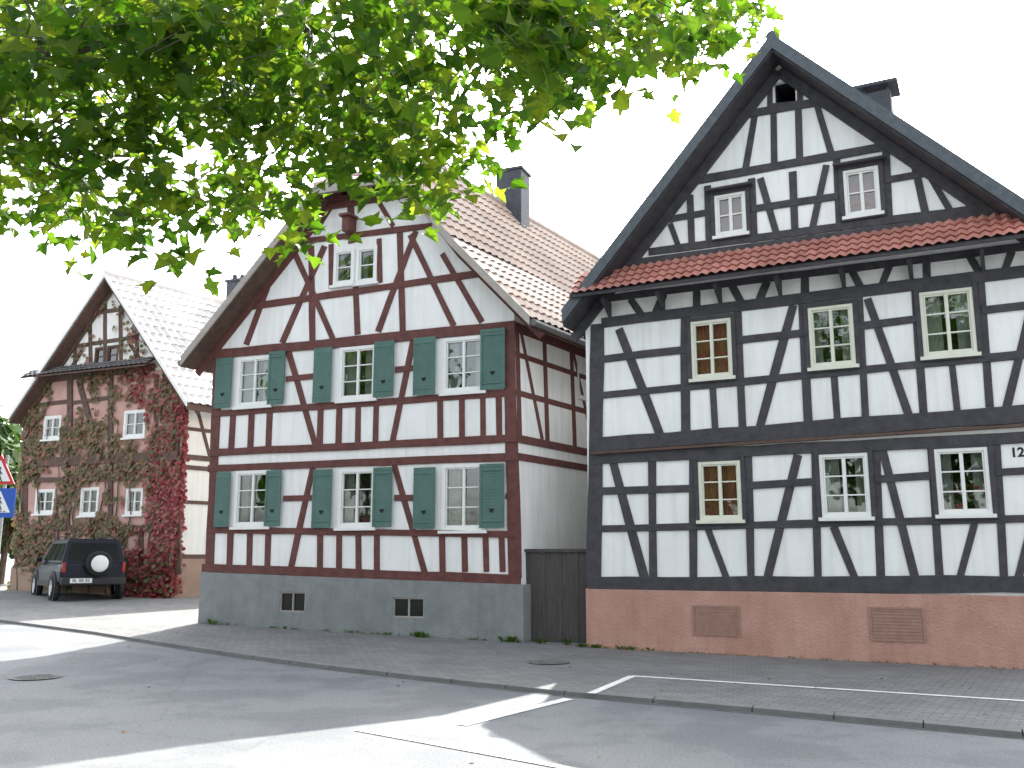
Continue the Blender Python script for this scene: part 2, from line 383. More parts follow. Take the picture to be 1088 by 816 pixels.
T=[(626,620,1125,621,17,.02),(630,562,1125,550,8),(638,522,740,519,8),(793,516,868,512,8),(930,509,992,505,8),(1058,502,1125,498,8),
(630,488,1125,463,12,.01),(630,473,1125,437,17,.03),(630,421,1125,373,8),(638,382,732,371,8),(785,362,856,354,8),(912,347,974,339,8),(1044,330,1125,321,8),
(640,343,1125,284,11,.008),(640,318,1125,258,8),
(635,345,631,620,15,.01),(693,490,694,614,8),(736,484,737,614,8),(795,480,798,614,8),(866,478,869,614,8),(931,474,936,614,9),(989,470,998,614,9),(1058,466,1067,614,9),
(652,492,685,614,9),(848,484,816,614,9),(938,478,972,614,9),(1110,505,1082,614,9),
(752,562,772,614,7),(886,560,908,614,8),(1036,555,1020,614,8),
(728,336,729,466,10),(784,330,789,458,8),(853,322,859,450,9),(913,315,920,445,8),(972,304,981,438,9),(1042,296,1052,432,9),
(658,350,703,466,9),(843,325,806,458,9),(922,318,966,442,9),(1102,300,1070,432,9),
(757,406,760,458,7),(886,394,890,448,7),(1011,384,1017,436,7),
(670,318,684,338,8),(705,313,695,336,8),(740,308,740,332,8),(778,304,790,326,8),(815,300,805,324,8),(855,294,855,318,9),(905,288,918,312,8),(945,283,935,308,8),(985,278,985,304,8),(1030,272,1045,298,8),(1075,268,1065,294,8),
(668,281,1100,223,10),(690,268,1060,219,8),(744,191,975,150,9),(712,233,752,226,7),(799,222,890,209,7),(941,192,1010,180,7),
(783,124,885,106,8),(752,198,754,262,8),(799,190,801,257,8),(889,168,892,245,8),(941,160,945,238,8),
(842,183,845,252,8),(808,190,827,254,7),(878,176,862,250,7),
(733,208,735,262,7),(712,238,722,264,6),(968,158,984,230,8),(978,170,1010,225,7),
(802,124,792,182,7),(822,120,823,180,7),(848,114,850,174,7),(868,112,885,168,7),
(818,70,818,120,6),(850,76,850,114,6),(820,82,848,79,6),(820,113,848,110,5),
]
for a in T: timber(t3,f3,*a)
for pa,pb in((prof3[0],prof3[1]),(prof3[1],prof3[2])):
    board(t3,f3,pa[0],pa[1]-0.40,pb[0],pb[1]-0.40,0.17,-0.01,0.052)
for i,(u0,u1,z0,z1) in enumerate(R3):
    e=0.075; o=0.045
    rbox(t3,f3,u0-e,u0-0.002,z0-e,z1+e,0,o); rbox(t3,f3,u1+0.002,u1+e,z0-e,z1+e,0,o)
    rbox(t3,f3,u0,u1,z1+0.002,z1+e,0,o-0.003); rbox(t3,f3,u0,u1,z0-e,z0-0.053,0,o+0.02)
    if i>=6: rbox(t3,f3,u0-0.14,u1+0.14,z1+e,z1+e+0.035,0,0.16)
t3.build("timber_frame",[M['black_wood']],h3,bevel=0.006)
mo=MB(); a=f3.pt(630,482); b=f3.pt(1125,450); board(mo,f3,a[0],a[1],b[0],b[1],0.045,0.0,0.10); mo.build("cornice_moulding",[M['old_wood']],h3)
pl=MB(); z1=(f3.pt(628,628)[1]+f3.pt(1088,630)[1])/2
rbox(pl,f3,-0.05,uR3+0.1,-0.3,z1,-0.5,0.05); pl.build("plinth",[M['plinth_red']],h3,bevel=0.01)
for q in((739,645,785,673),(927,647,981,679)):
    u0,u1,z0,z2=rect(f3,*q); v=MB()
    rbox(v,f3,u0,u1,z0,z2,0.045,0.062)
    rbox(v,f3,u0-0.03,u0,z0-0.03,z2+0.03,0.045,0.075);rbox(v,f3,u1,u1+0.03,z0-0.03,z2+0.03,0.045,0.075)
    rbox(v,f3,u0,u1,z2,z2+0.03,0.045,0.073);rbox(v,f3,u0,u1,z0-0.03,z0,0.045,0.073)
    n=9
    for k in range(n):
        zz=z0+(z2-z0)*(k+0.5)/n; rbox(v,f3,u0+0.01,u1-0.01,zz-0.008,zz+0.008,0.06,0.07)
    v.build("cellar_vent",[M['vent']],h3)
pr=MB(); zt=(f3.pt(655,285)[1]+f3.pt(1080,228)[1])/2; PO=0.62
zb=(f3.pt(632,309,PO)[1]+f3.pt(1085,250,PO)[1])/2
ul=-0.05; ur=uR3+0.1
hi=f3.W(ul,zt,0.03); lo=f3.W(ul,zb,PO); ev=lo-hi; lv=ev.length; ev.normalize()
tiles(pr,hi,f3.D,ev,ur-ul,lv,0.16,0.22,0.045,0)
q=[f3.W(ul,zt,0.03),f3.W(ur,zt,0.03),f3.W(ur,zb,PO),f3.W(ul,zb,PO)]
dn=Vector((0,0,-0.05)); pr.hexa(q,[p+dn for p in q],1)
pent=pr.build("pent_roof",[M['tile_red'],M['black_wood']],h3)
br=MB(); k=0.5
while k<ur-0.1:
    a=f3.W(k,zb-0.06,PO-0.2); b_=f3.W(k,zb-0.34,0.03); c=f3.W(k,zb-0.06,0.03)
    w=f3.D*0.03
    br.hexa([c-w,a-w,a-w+dn,b_-w],[c+w,a+w,a+w+dn,b_+w])
    k+=1.02
rbox(br,f3,ul,ur,zb-0.04,zb+0.01,PO-0.07,PO-0.005)
br.build("rafter_tails",[M['black_wood']],pent)
def prismz(mb,c,dx,dy,ax,ay,z0,z1,mi=0):
    P=[c+ax*sx*dx/2+ay*sy*dy/2 for sx,sy in((-1,-1),(1,-1),(1,1),(-1,1))]
    mb.hexa([Vector((p.x,p.y,z0)) for p in P],[Vector((p.x,p.y,z1)) for p in P],mi)
c3=MB(); base=f3.W(5.12,0,0)+dep3*2.26
prismz(c3,base,0.5,0.5,f3.D,dep3,8.5,10.22); prismz(c3,base,0.78,0.7,f3.D,dep3,10.32,10.38)
for sx in(-1,1):
    for sy in(-1,1): prismz(c3,base+f3.D*sx*0.2+dep3*sy*0.2,0.05,0.05,f3.D,dep3,10.22,10.32)
c3.build("chimney",[M['chim']],h3)
def text(s,size,M4,name,parent,mat_,align='CENTER',bold=0.0):
    cu=bpy.data.curves.new(name,'FONT'); cu.body=s; cu.size=size; cu.extrude=0.002; cu.align_x=align; cu.align_y='CENTER'; cu.offset=bold
    o=bpy.data.objects.new(name,cu); col.objects.link(o)
    bpy.context.view_layer.update()
    me=bpy.data.meshes.new_from_object(o.evaluated_get(bpy.context.evaluated_depsgraph_get()))
    col.objects.unlink(o); bpy.data.objects.remove(o)
    me.transform(M4); me.materials.clear(); me.materials.append(mat_)
    o=bpy.data.objects.new(name,me); col.objects.link(o); setpar(o,parent); return o
def facM(f,u,z,off):
    p=f.W(u,z,off); X=f.D; Z=f.N; Y=Vector((0,0,1))
    return Matrix(((X.x,Y.x,Z.x,p.x),(X.y,Y.y,Z.y,p.y),(X.z,Y.z,Z.z,p.z),(0,0,0,1)))
nu,nz=f3.pt(1081,481)
text("12",0.19,facM(f3,nu,nz,0.004),"house_number",h3,M['blacktxt'],bold=0.006)
# ================================================================ HOUSE with red-brown timber (middle)
f2=Fac((0.19,17.68,0),(0.927,-0.375))
dep2=Vector((0.53,0.848,0)).normalized()
h2=empty("timber_framed_house",f2.W(-3.6,0.1,-4),"white half-timbered gable house, red-brown beams, green shutters","house",GRP)
OV2=0.45
P2=[(193,382),(298,249),(386,134),(476,251),(563,338)]
prof2=[f2.pt(x,y,OV2) for x,y in P2]
apex2=prof2[2]
sk=dep2.dot(f2.D)/dep2.dot(-f2.N)*OV2
uLb=f2.pt(218,655)[0]; uLt=f2.pt(229,378)[0]; uRb=f2.pt(555,680)[0]; uRt=f2.pt(546,350)[0]
w2px=[(250,500,287,560),(360,498,399,561),(470,493,516,564),(253,379,289,432),(361,368,400,425),(471,358,515,417),(355,265,377,303),(379,262,401,301)]
R2=[rect(f2,*w) for w in w2px]
zcut=f2.pt(386,192,OV2)[1]
r2,prof2=roof(f2,dep2,12.6,OV2,prof2,0.17,h2,M['tile_brown'],M['old_wood'],M['verge_light'],0.25,0.36,0.045,0.20,hip=(2,zcut,2.1))
out2=outline(uLb,uLt,uRb,uRt,-0.3,prof2,0.12,sk)
wall(f2,dep2,12.0,out2,R2,[M['plaster'],M['dark']],h2)
for i,R in enumerate(R2): window(f2,h2,R,M['frame_white'],rows=3 if i<6 else 2,cols=2 if i<6 else 1,fw=0.07,low=i in(1,2))
t2=MB()
T=[(216,603,553,616,10,.01),(221,563,552,568,7),(222,498,550,485,8),(225,481,549,466,8,.015),(227,440,547,417,7),(228,377,547,346,10,.01),
(302,530,333,529,6),(420,529,441,529,6),(305,403,334,400,6),(421,393,441,391,6),(538,527,545,527,6),(538,388,545,388,6),
(232,376,223,603,9),(540,348,548,614,13,.006),
(307,374,336,476,6),(440,358,417,470,6),(333,495,309,605,6),(418,490,452,610,6),
(266,326,514,290,7),(310,258,458,240,6),(345,262,300,364,6),(312,266,354,360,6),(442,246,402,352,6),(436,250,482,346,6),(470,270,512,342,6),(290,290,262,366,6),
(378,305,380,355,6),(331,262,332,362,6),(425,248,428,352,6),(372,198,374,258,7),(342,214,412,205,6),(334,248,362,204,5),(418,240,394,200,5),
(352,260,352,306,5),(403,254,404,300,5),
]
for x in(248,268,287,341,361,381,400,468,491,513,530):
    T.append((x,438-(x-228)*0.072+1,x-1+(x-380)*0.01,480-(x-228)*0.045,6))
    T.append((x-(380-x)*0.02,566,x+(x-380)*0.03,607,6))
for a in T: timber(t2,f2,*a)
for i in range(len(prof2)-1):
    pa,pb=prof2[i],prof2[i+1]
    board(t2,f2,pa[0]+sk,pa[1]-0.26,pb[0]+sk,pb[1]-0.26,0.14,-0.01,0.050+0.002*i)
t2.build("timber_frame",[M['red_wood']],h2,bevel=0.006)
hb=MB(); u,z=f2.pt(375,242); rbox(hb,f2,u-0.09,u+0.09,z-0.16,z+0.16,0,0.3); rbox(hb,f2,u-0.14,u+0.14,z+0.16,z+0.22,0,0.36); hb.build("bracket",[M['red_wood']],h2,bevel=0.01)
sh=[(231,502,246,560),(284,500,300,559),(334,499,354,561),(398,497,418,560),(441,497,464,562),(511,493,537,561),
    (231,381,248,434),(287,374,304,430),(335,370,354,428),(399,363,420,422),(441,359,464,420),(512,350,538,414)]
for q in sh:
    u0,u1,z0,z2=rect(f2,*q); s=MB(); b=0.045
    a0,a1=0.055+random.uniform(0,0.012),0.082
    rbox(s,f2,u0,u0+b,z0,z2,a0,a1);rbox(s,f2,u1-b,u1,z0,z2,a0,a1)
    for (za,zc) in((z0,z0+0.06),(z2-0.06,z2)): rbox(s,f2,u0+b,u1-b,za,zc,a0,a1-0.003)
    n=18
    for k in range(n):
        zc=z0+0.06+(z2-z0-0.12)*(k+0.5)/n; hgt=(z2-z0-0.12)/n*0.5
        q4=[(u0+b,zc-hgt,a0+0.020),(u1-b,zc-hgt,a0+0.020),(u1-b,zc+hgt,a0+0.013),(u0+b,zc+hgt,a0+0.013)]
        s.face([f2.W(*p) for p in q4])
    s.face([f2.W(u0+b,z0,a0+0.003),f2.W(u1-b,z0,a0+0.003),f2.W(u1-b,z2,a0+0.003),f2.W(u0+b,z2,a0+0.003)])
    for zz in (z0+0.12,z2-0.12): rbox(s,f2,u0,u1,zz-0.012,zz+0.012,a1,a1+0.006,0)
    uc,zc=(u0+u1)/2,z0+(z2-z0)*0.27; H=[]
    for k in range(16):
        t=2*math.pi*k/16; H.append((uc+0.0032*16*math.sin(t)**3,zc+0.0032*(13*math.cos(t)-5*math.cos(2*t)-2*math.cos(3*t)-math.cos(4*t))))
    s.face([f2.W(a,b_,a0+0.025) for a,b_ in H],1)
    s.build("shutter",[M['green'],M['dark']],h2)
pl=MB(); a=f2.pt(217,608); b=f2.pt(555,621)
q=[(a[0]-0.04,-0.3),(b[0]+0.04,-0.3),(b[0]+0.04,b[1]),(a[0]-0.04,a[1])]
cel=[rect(f2,299,629,326,650),rect(f2,419,635,452,656)]
loops=[[Vector((x,y,0)) for x,y in q]]+[[Vector((u0,z0,0)),Vector((u0,z1_,0)),Vector((u1,z1_,0)),Vector((u1,z0,0))] for u0,u1,z0,z1_ in cel]
flat=[p for l in loops for p in l]
for tri in tessellate_polygon(loops): pl.face([f2.W(flat[i].x,flat[i].y,0.06) for i in tri])
pl.face([f2.W(*q[3],0.06),f2.W(*q[2],0.06),f2.W(*q[2],0),f2.W(*q[3],0)])
e0=f2.W(*q[1],0.06); e1=f2.W(*q[2],0.06); pl.face([e0,e0+dep2*12,e1+dep2*12,e1])
pl.face([e1,e1+dep2*12,f2.W(b[0],b[1],0)+dep2*12,f2.W(b[0],b[1],0)])
w0=f2.W(*q[0],0.06); w1=f2.W(*q[3],0.06); pl.face([w0,w0+dep2*12,w1+dep2*12,w1])
for u0,u1,z0,z1_ in cel:
    c=[(u0,z0),(u1,z0),(u1,z1_),(u0,z1_)]
    for k in range(4): pl.face([f2.W(*c[k],0.06),f2.W(*c[(k+1)%4],0.06),f2.W(*c[(k+1)%4],0.005),f2.W(*c[k],0.005)])
pl.build("plinth",[M['plinth_grey']],h2)
for u0,u1,z0,z1_ in cel:
    c=MB(); e=0.025
    c.face([f2.W(*p,0.006) for p in((u0,z0),(u1,z0),(u1,z1_),(u0,z1_))],1)
    rbox(c,f2,u0,u0+e,z0,z1_,0.006,0.045);rbox(c,f2,u1-e,u1,z0,z1_,0.006,0.045);rbox(c,f2,u0+e,u1-e,z0,z0+e,0.006,0.043);rbox(c,f2,u0+e,u1-e,z1_-e,z1_,0.006,0.043)
    m_=(u0+u1)/2; rbox(c,f2,m_-0.015,m_+0.015,z0+e,z1_-e,0.006,0.04)
    c.build("cellar_window",[M['verge_light'],M['carglass']],h2)
lean=(f2.D*((uRt-uRb)/f2.pt(546,350)[1]))
o2=f2.W(uRb,0,0)
s2=Fac(o2,dep2,(lean.x,lean.y))
ts=MB()
zA=f2.pt(549,466)[1]; zB=f2.pt(550,485)[1]; zT=f2.pt(547,346)[1]; zM=f2.pt(547,417)[1]
for z,w,e in((zA,0.15,0.04),(zB,0.14,0.03),(zM,0.12,0.02),(zT-0.02,0.2,0.03),((zT+zM)/2+0.1,0.11,0.02)): board(ts,s2,-0.02,z,11.9,z,w,-0.01,e)
for i,u in enumerate((0.09,1.15,2.3,3.4,4.6,6.4,8.2,10,11.8)): board(ts,s2,u,zA,u,zT,0.15,-0.01,0.023+0.001*i)
for (ua,ub) in((0.25,0.95),(2.4,3.2),(5.9,4.8)): board(ts,s2,ua,zT-0.1,ub,zA+0.07,0.12,-0.01,0.017)
ts.build("side_timber_frame",[M['red_wood']],h2,bevel=0.006)
sw_=rect(s2,613,381,630,424)
u0=sw_[0]; window(s2,h2,(u0,u0+0.8,sw_[2],sw_[3]),M['frame_white'],curt=0)
e=f2.W(prof2[-1][0]+0.06,prof2[-1][1]-0.08,OV2); gt=MB(); gt.tube([e,e+dep2*12.6],[0.07,0.07],8); gt.build("gutter",[M['iron']],r2)
e=f2.W(prof2[0][0]-0.06,prof2[0][1]-0.08,OV2); gt=MB(); gt.tube([e,e+dep2*12.6],[0.07,0.07],8); gt.build("gutter",[M['iron']],r2)
A=f2.W(*apex2,OV2); cpos=A+dep2*5.75+f2.D*0.12
ch=MB(); prismz(ch,cpos,0.70,0.62,f2.D,-f2.N,A.z-1.5,A.z+0.95); prismz(ch,cpos,0.78,0.70,f2.D,-f2.N,A.z+0.95,A.z+1.02)
ch.build("chimney",[M['chim']],r2,bevel=0.01)
# ================================================================ HOUSE with creeper (far)
f1=Fac((-9.5,27.1,0),(0.915,-0.403))
dep1=Vector((0.6,0.8,0)).normalized()
h1=empty("timber_framed_house",f1.W(-3,0.45,-4),"pink half-timbered gable house covered with red and green creeper","house",GRP)
OV1=0.4
prof1=[f1.pt(x,y,OV1) for x,y in((10,443),(112,291),(199,428))]
sk1=dep1.dot(f1.D)/dep1.dot(-f1.N)*OV1
uL1=f1.pt(24,500)[0]; uR1=f1.pt(191,500)[0]
w1px=[(38,520,58,546),(86,518,105,548),(134,519,152,547),(47,442,65,467),(132,436,155,465),(101,369,112,389),(114,367,126,387)]
R1=[rect(f1,*w) for w in w1px]
out1=outline(uL1,uL1,uR1,uR1,-0.3,prof1,0.14,sk1)
wall(f1,dep1,13,out1,R1,[M['pink'],M['dark']],h1)
r1_,_=roof(f1,dep1,13.6,OV1,prof1,0.2,h1,M['tile_pale'],M['old_wood'],M['frame_white'],0.26,0.38,0.05,0.16)
for i,R in enumerate(R1): window(f1,h1,R,M['frame_white'] if i<5 else M['old_wood'],rows=2,cols=2 if i<5 else 1,sill=i<5,fw=0.075 if i<5 else 0.06,curt=(i<5))
gp=MB()
zg=f1.pt(100,400)[1]; pr=[(u+sk1,z-0.15) for u,z in prof1]
gl=[(uL1+ (zg-profz(pr,uL1))/( (pr[1][1]-pr[0][1])/(pr[1][0]-pr[0][0])),zg)]
sR=(pr[2][1]-pr[1][1])/(pr[2][0]-pr[1][0])
gr=(pr[1][0]+(zg-pr[1][1])/sR,zg)
loops=[[Vector((gl[0][0],zg,0)),Vector((gr[0],zg,0)),Vector((pr[1][0],pr[1][1],0))]]+[[Vector((u0,z0,0)),Vector((u0,z1_,0)),Vector((u1,z1_,0)),Vector((u1,z0,0))] for u0,u1,z0,z1_ in R1[5:]]
flat=[p for l in loops for p in l]
for tri in tessellate_polygon(loops): gp.face([f1.W(flat[i].x,flat[i].y,0.008) for i in tri])
s1=Fac(f1.W(uR1,0,0),dep1)
zE=profz(pr,uR1)
gp.face([s1.W(0,1.5,0.008),s1.W(13,1.5,0.008),s1.W(13,zE-0.02,0.008),s1.W(0,zE-0.02,0.008)])
gp.build("render_coat",[M['plaster2']],h1)
t1=MB()
T=[(42,404,165,390,8,.02),(30,492,190,484,9,.05),(28,560,190,562,6,.03),(70,370,145,358,4),(85,335,133,328,4),(30,510,190,508,5,.03),
(112,300,112,395,4),(96,325,97,395,4),(128,325,129,392,4),(80,345,80,398,4),(146,355,146,390,4),(88,372,72,398,4),(138,365,155,390,4),
(28,440,26,600,6),(188,420,189,610,7),(75,404,75,490,5,.03),(118,400,118,488,5,.03),(166,400,166,485,5),(72,495,72,560,5,.03),(118,492,118,560,5,.03),(165,490,165,560,5),
(30,432,75,426,4),(78,428,120,422,4),(158,422,188,420,4),(84,404,108,488,5,.03),(108,564,108,600,5),(72,564,72,600,5),(150,564,150,600,5)]
for a in T: timber(t1,f1,*a)
for i in range(2):
    pa,pb=prof1[i],prof1[i+1]; board(t1,f1,pa[0]+sk1,pa[1]-0.26,pb[0]+sk1,pb[1]-0.26,0.12,-0.01,0.05)
zm=f1.pt(189,485)[1]
for z,w in((zE-0.12,0.16),(zm,0.15),(zm-0.3,0.13),(zE-1.2,0.1),(1.6,0.15),(zm-1.3,0.1)): board(t1,s1,0,z,12.9,z,w,-0.01,0.04)
for i,u in enumerate((0.08,1.1,2.2,3.4,4.6,6,8)): board(t1,s1,u,1.6,u,zE,0.14,-0.01,0.03+0.001*i)
board(t1,s1,0.3,zE-0.2,1.0,zm,0.11,-0.01,0.022); board(t1,s1,2.1,zm-0.3,1.2,1.6,0.11,-0.01,0.022)
t1.build("timber_frame",[M['old_wood']],h1)
pl=MB(); zq=1.55; rbox(pl,f1,uL1-0.03,uR1+0.05,-0.3,zq-0.25,-0.3,0.06)
e0=s1.W(0,-0.3,0.05); e1=s1.W(0,zq,0.05); pl.hexa([e0,e0+dep1*13,e1+dep1*13,e1],[s1.W(0,-0.3,-0.1),s1.W(13,-0.3,-0.1),s1.W(13,zq,-0.1),s1.W(0,zq,-0.1)])
pl.build("plinth",[M['plinth_brown']],h1)
pr1=MB(); a=f1.pt(36,400); b=f1.pt(168,384); z_=(a[1]+b[1])/2
hi=f1.W(a[0],z_+0.16,0.04); lo=f1.W(a[0],z_-0.14,0.5); ev=lo-hi; lv=ev.length; ev.normalize()
tiles(pr1,hi,f1.D,ev,b[0]-a[0],lv,0.2,0.2,0.03,0); q=[hi,hi+f1.D*(b[0]-a[0]),lo+f1.D*(b[0]-a[0]),lo]; pr1.hexa(q,[p+Vector((0,0,-0.05)) for p in q],1)
M['tile_grey']=tilemat("grey_weathered_tiles",(0.15,0.15,0.15),(0.21,0.20,0.20),(0.18,0.17,0.17))
pr1.build("pent_roof",[M['tile_grey'],M['old_wood']],h1)
cpos=f1.W(*prof1[1],OV1)+dep1*4.9
ch=MB(); zc=prof1[1][1]; prismz(ch,cpos,0.55,0.55,f1.D,-f1.N,zc-1.2,zc+0.85); prismz(ch,cpos,0.65,0.65,f1.D,-f1.N,zc+0.85,zc+0.93)
for dx in(-0.13,0.13): ch.tube([Vector((cpos.x+dx,cpos.y,zc+0.93)),Vector((cpos.x+dx,cpos.y,zc+1.15))],[0.09,0.08],8)
ch.build("chimney",[M['chim']],r1_)
vp=empty("climbing_plant",f1.W(-2,0.5,0.1),"red and green creeper climbing over the pink house wall","creeper")
vm=MB()
def vleaf(mb,p,n,s,mi):
    a=n.orthogonal().normalized(); b=n.cross(a); th=random.uniform(0,6.28)
    a,b=a*math.cos(th)+b*math.sin(th),b*math.cos(th)-a*math.sin(th)
    mb.face([p+a*s*0.55,p+a*0.2*s+b*s*0.5,p-a*0.45*s+b*s*0.3,p-a*0.45*s-b*s*0.3,p+a*0.2*s-b*s*0.5],mi)
cnt=0; zlo=0.5; uspan=uR1-uL1
while cnt<6600:
    u=random.uniform(uL1-0.12,uR1+0.08); z=random.uniform(zlo,profz(pr,min(max(u,uL1),uR1))-0.1)
    fx=(u-uL1)/uspan
    if z>zg+0.1:
        if random.random()>0.2*(1 if 0.3<fx<0.75 else 0.4): continue
    nz=0.8*noise.noise(Vector((u*0.7,z*0.7,3.1)))+0.7*noise.noise(Vector((u*2.3,z*2.3,8.1)))
    if nz<-0.22+0.6*random.random()-(0.4 if fx>0.86 else 0)-(0.1 if z<2.0 else 0): continue
    if any(a-0.05<u<b+0.05 and c-0.08<z<d+0.05 for a,b,c,d in R1): continue
    redness=(fx-0.72)*2.4+ (0.25 if z<1.9 else 0)+0.9*noise.noise(Vector((u*0.8,z*0.8,20)))
    if random.random()<redness+0.22: mi=random.choice((2,2,3,2,4,4))
    else: mi=random.choice((0,1,1,0,1,1,4))
    n=(f1.N+Vector((random.uniform(-.5,.5),random.uniform(-.5,.5),random.uniform(-.2,.7)))).normalized()
    bulge=0.045+0.10*max(0,nz)*random.random()+random.random()*0.04
    vleaf(vm,f1.W(u,z,bulge),n,random.uniform(0.08,0.15),mi); cnt+=1
for _ in range(380):
    u=random.betavariate(1,3)*1.0; z=random.uniform(0.6,zE-0.2)
    vleaf(vm,s1.W(u*0.35*(1.2-z/7),z,0.05+random.random()*0.08),(s1.N+Vector((random.uniform(-.7,.7),random.uniform(-.7,.7),random.uniform(-.2,.9)))).normalized(),random.uniform(0.09,0.15),random.choice((2,3,2,2,4)))
for _ in range(650):
    a=random.gauss(0,0.36); z=abs(random.gauss(0,0.45))
    vleaf(vm,f1.W(uR1-0.55+a,0.45+z,0.1+random.random()*0.4*(1-min(1,z/1.6))),Vector((random.gauss(0,.6),random.gauss(0,.6)-.5,random.random())).normalized(),random.uniform(0.09,0.15),random.choice((2,3,3,2,1,0)))
vm.build("foliage",VINE,vp)
for k in range(9):
    vs=MB(); u=uL1+uspan*(0.05+0.115*k); pts=[];z=0.4
    top=random.uniform(4.5,6.0)
    while z<top: pts.append(f1.W(u,z,0.045)); z+=0.4; u+=random.uniform(-0.12,0.12)
    vs.tube(pts,[0.03*(1-i/len(pts))+0.008 for i in range(len(pts))],5)
    vs.build("stem",[M['bark']],vp)
# ================================================================ gate between houses
gate=empty("wooden_gate",f2.W(0.7,0,-0.2),"tall dark brown plank gate between the two houses","gate")
gz=f2.pt(594,586)[1]; gu0=f2.pt(556,640,-0.2)[0]-0.05; gu1=f2.pt(634,640,-0.2)[0]+0.15
gb=MB(); n=10
for k in range(n):
    a=gu0+(gu1-gu0)*k/n; b=gu0+(gu1-gu0)*(k+1)/n
    rbox(gb,f2,a-0.001+0.004*(k%2),b+0.001,0.10,gz-0.006*((k*7)%3),-0.24,-0.20-0.006*(k%2))
gb.build("gate_leaf",[M['gate_wood']],gate,bevel=0.003)
gb=MB(); rbox(gb,f2,gu0,gu1,gz-0.01,gz+0.05,-0.27,-0.16); gb.build("gate_rail",[M['gate_wood']],gate,bevel=0.004)
gb=MB(); rbox(gb,f2,gu0,gu1,-0.05,0.095,-0.27,-0.15); gb.build("threshold",[M['plinth_grey']],gate,bevel=0.004)
# ================================================================ ground
def axis(lo,hi,dlo,dhi,step):
    a=[]; x=dlo
    while x<=dhi+1e-6: a.append(x); x+=step
    s=step; x=dlo
    while x>lo: s*=1.5; x-=s; a.insert(0,x)
    s=step; x=a[-1]
    while x<hi: s*=1.5; x+=s; a.append(x)
    return a
xs=axis(-900,900,-30,20,1.0); ys=axis(-300,1500,-6,45,1.0)
gm=MB()
for y in ys:
    for x in xs: gm.v.append((x,y,gh(x,y)))
W_=len(xs)
for j in range(len(ys)-1):
    for i in range(len(xs)-1):
        a=j*W_+i; gm.f.append([a,a+1,a+1+W_,a+W_]); gm.m.append(0); gm.uv.append(None)
def asphalt():
    m,nt,b=newmat("asphalt"); N=nt.nodes; Lk=nt.links
    tc=N.new("ShaderNodeTexCoord")
    def nz(s,d=8,ro=0.6):
        n=N.new("ShaderNodeTexNoise"); n.inputs["Scale"].default_value=s; n.inputs["Detail"].default_value=d; n.inputs["Roughness"].default_value=ro; Lk.new(tc.outputs["Object"],n.inputs["Vector"]); return n
    def ramp(src,c1,c2,p1,p2):
        r=N.new("ShaderNodeValToRGB"); r.color_ramp.elements[0].color=(*c1,1); r.color_ramp.elements[1].color=(*c2,1); r.color_ramp.elements[0].position=p1; r.color_ramp.elements[1].position=p2; Lk.new(src,r.inputs[0]); return r
    def mul(a,b_,f=1):
        x=N.new("ShaderNodeMixRGB"); x.blend_type='MULTIPLY'; x.inputs[0].default_value=f; Lk.new(a,x.inputs[1]); Lk.new(b_,x.inputs[2]); return x.outputs[0]
    base=ramp(nz(0.35).outputs["Fac"],(0.18,0.19,0.205),(0.235,0.243,0.25),0.35,0.65)
    fine=ramp(nz(38,5,0.85).outputs["Fac"],(0.5,0.5,0.5),(1.12,1.12,1.12),0.32,0.62)
    c=mul(base.outputs[0],fine.outputs[0])
    v=N.new("ShaderNodeTexVoronoi"); v.feature='DISTANCE_TO_EDGE'; v.inputs["Scale"].default_value=0.22
    dn=nz(1.5); mp=N.new("ShaderNodeMixRGB"); mp.inputs[0].default_value=0.3; Lk.new(tc.outputs["Object"],mp.inputs[1]); Lk.new(dn.outputs["Color"],mp.inputs[2]); Lk.new(mp.outputs[0],v.inputs["Vector"])
    cr=ramp(v.outputs["Distance"],(0.7,0.7,0.7),(1,1,1),0.0,0.004)
    c=mul(c,cr.outputs[0],0.5)
    st=ramp(nz(0.7,4).outputs["Fac"],(0.82,0.82,0.84),(1,1,1),0.45,0.52); c=mul(c,st.outputs[0],0.8)
    Lk.new(c,b.inputs["Base Color"]); b.inputs["Roughness"].default_value=0.8
    bp=N.new("ShaderNodeBump"); bp.inputs["Strength"].default_value=0.5; bp.inputs["Distance"].default_value=0.01; Lk.new(nz(90,2).outputs["Fac"],bp.inputs["Height"]); Lk.new(bp.outputs[0],b.inputs["Normal"])
    return m
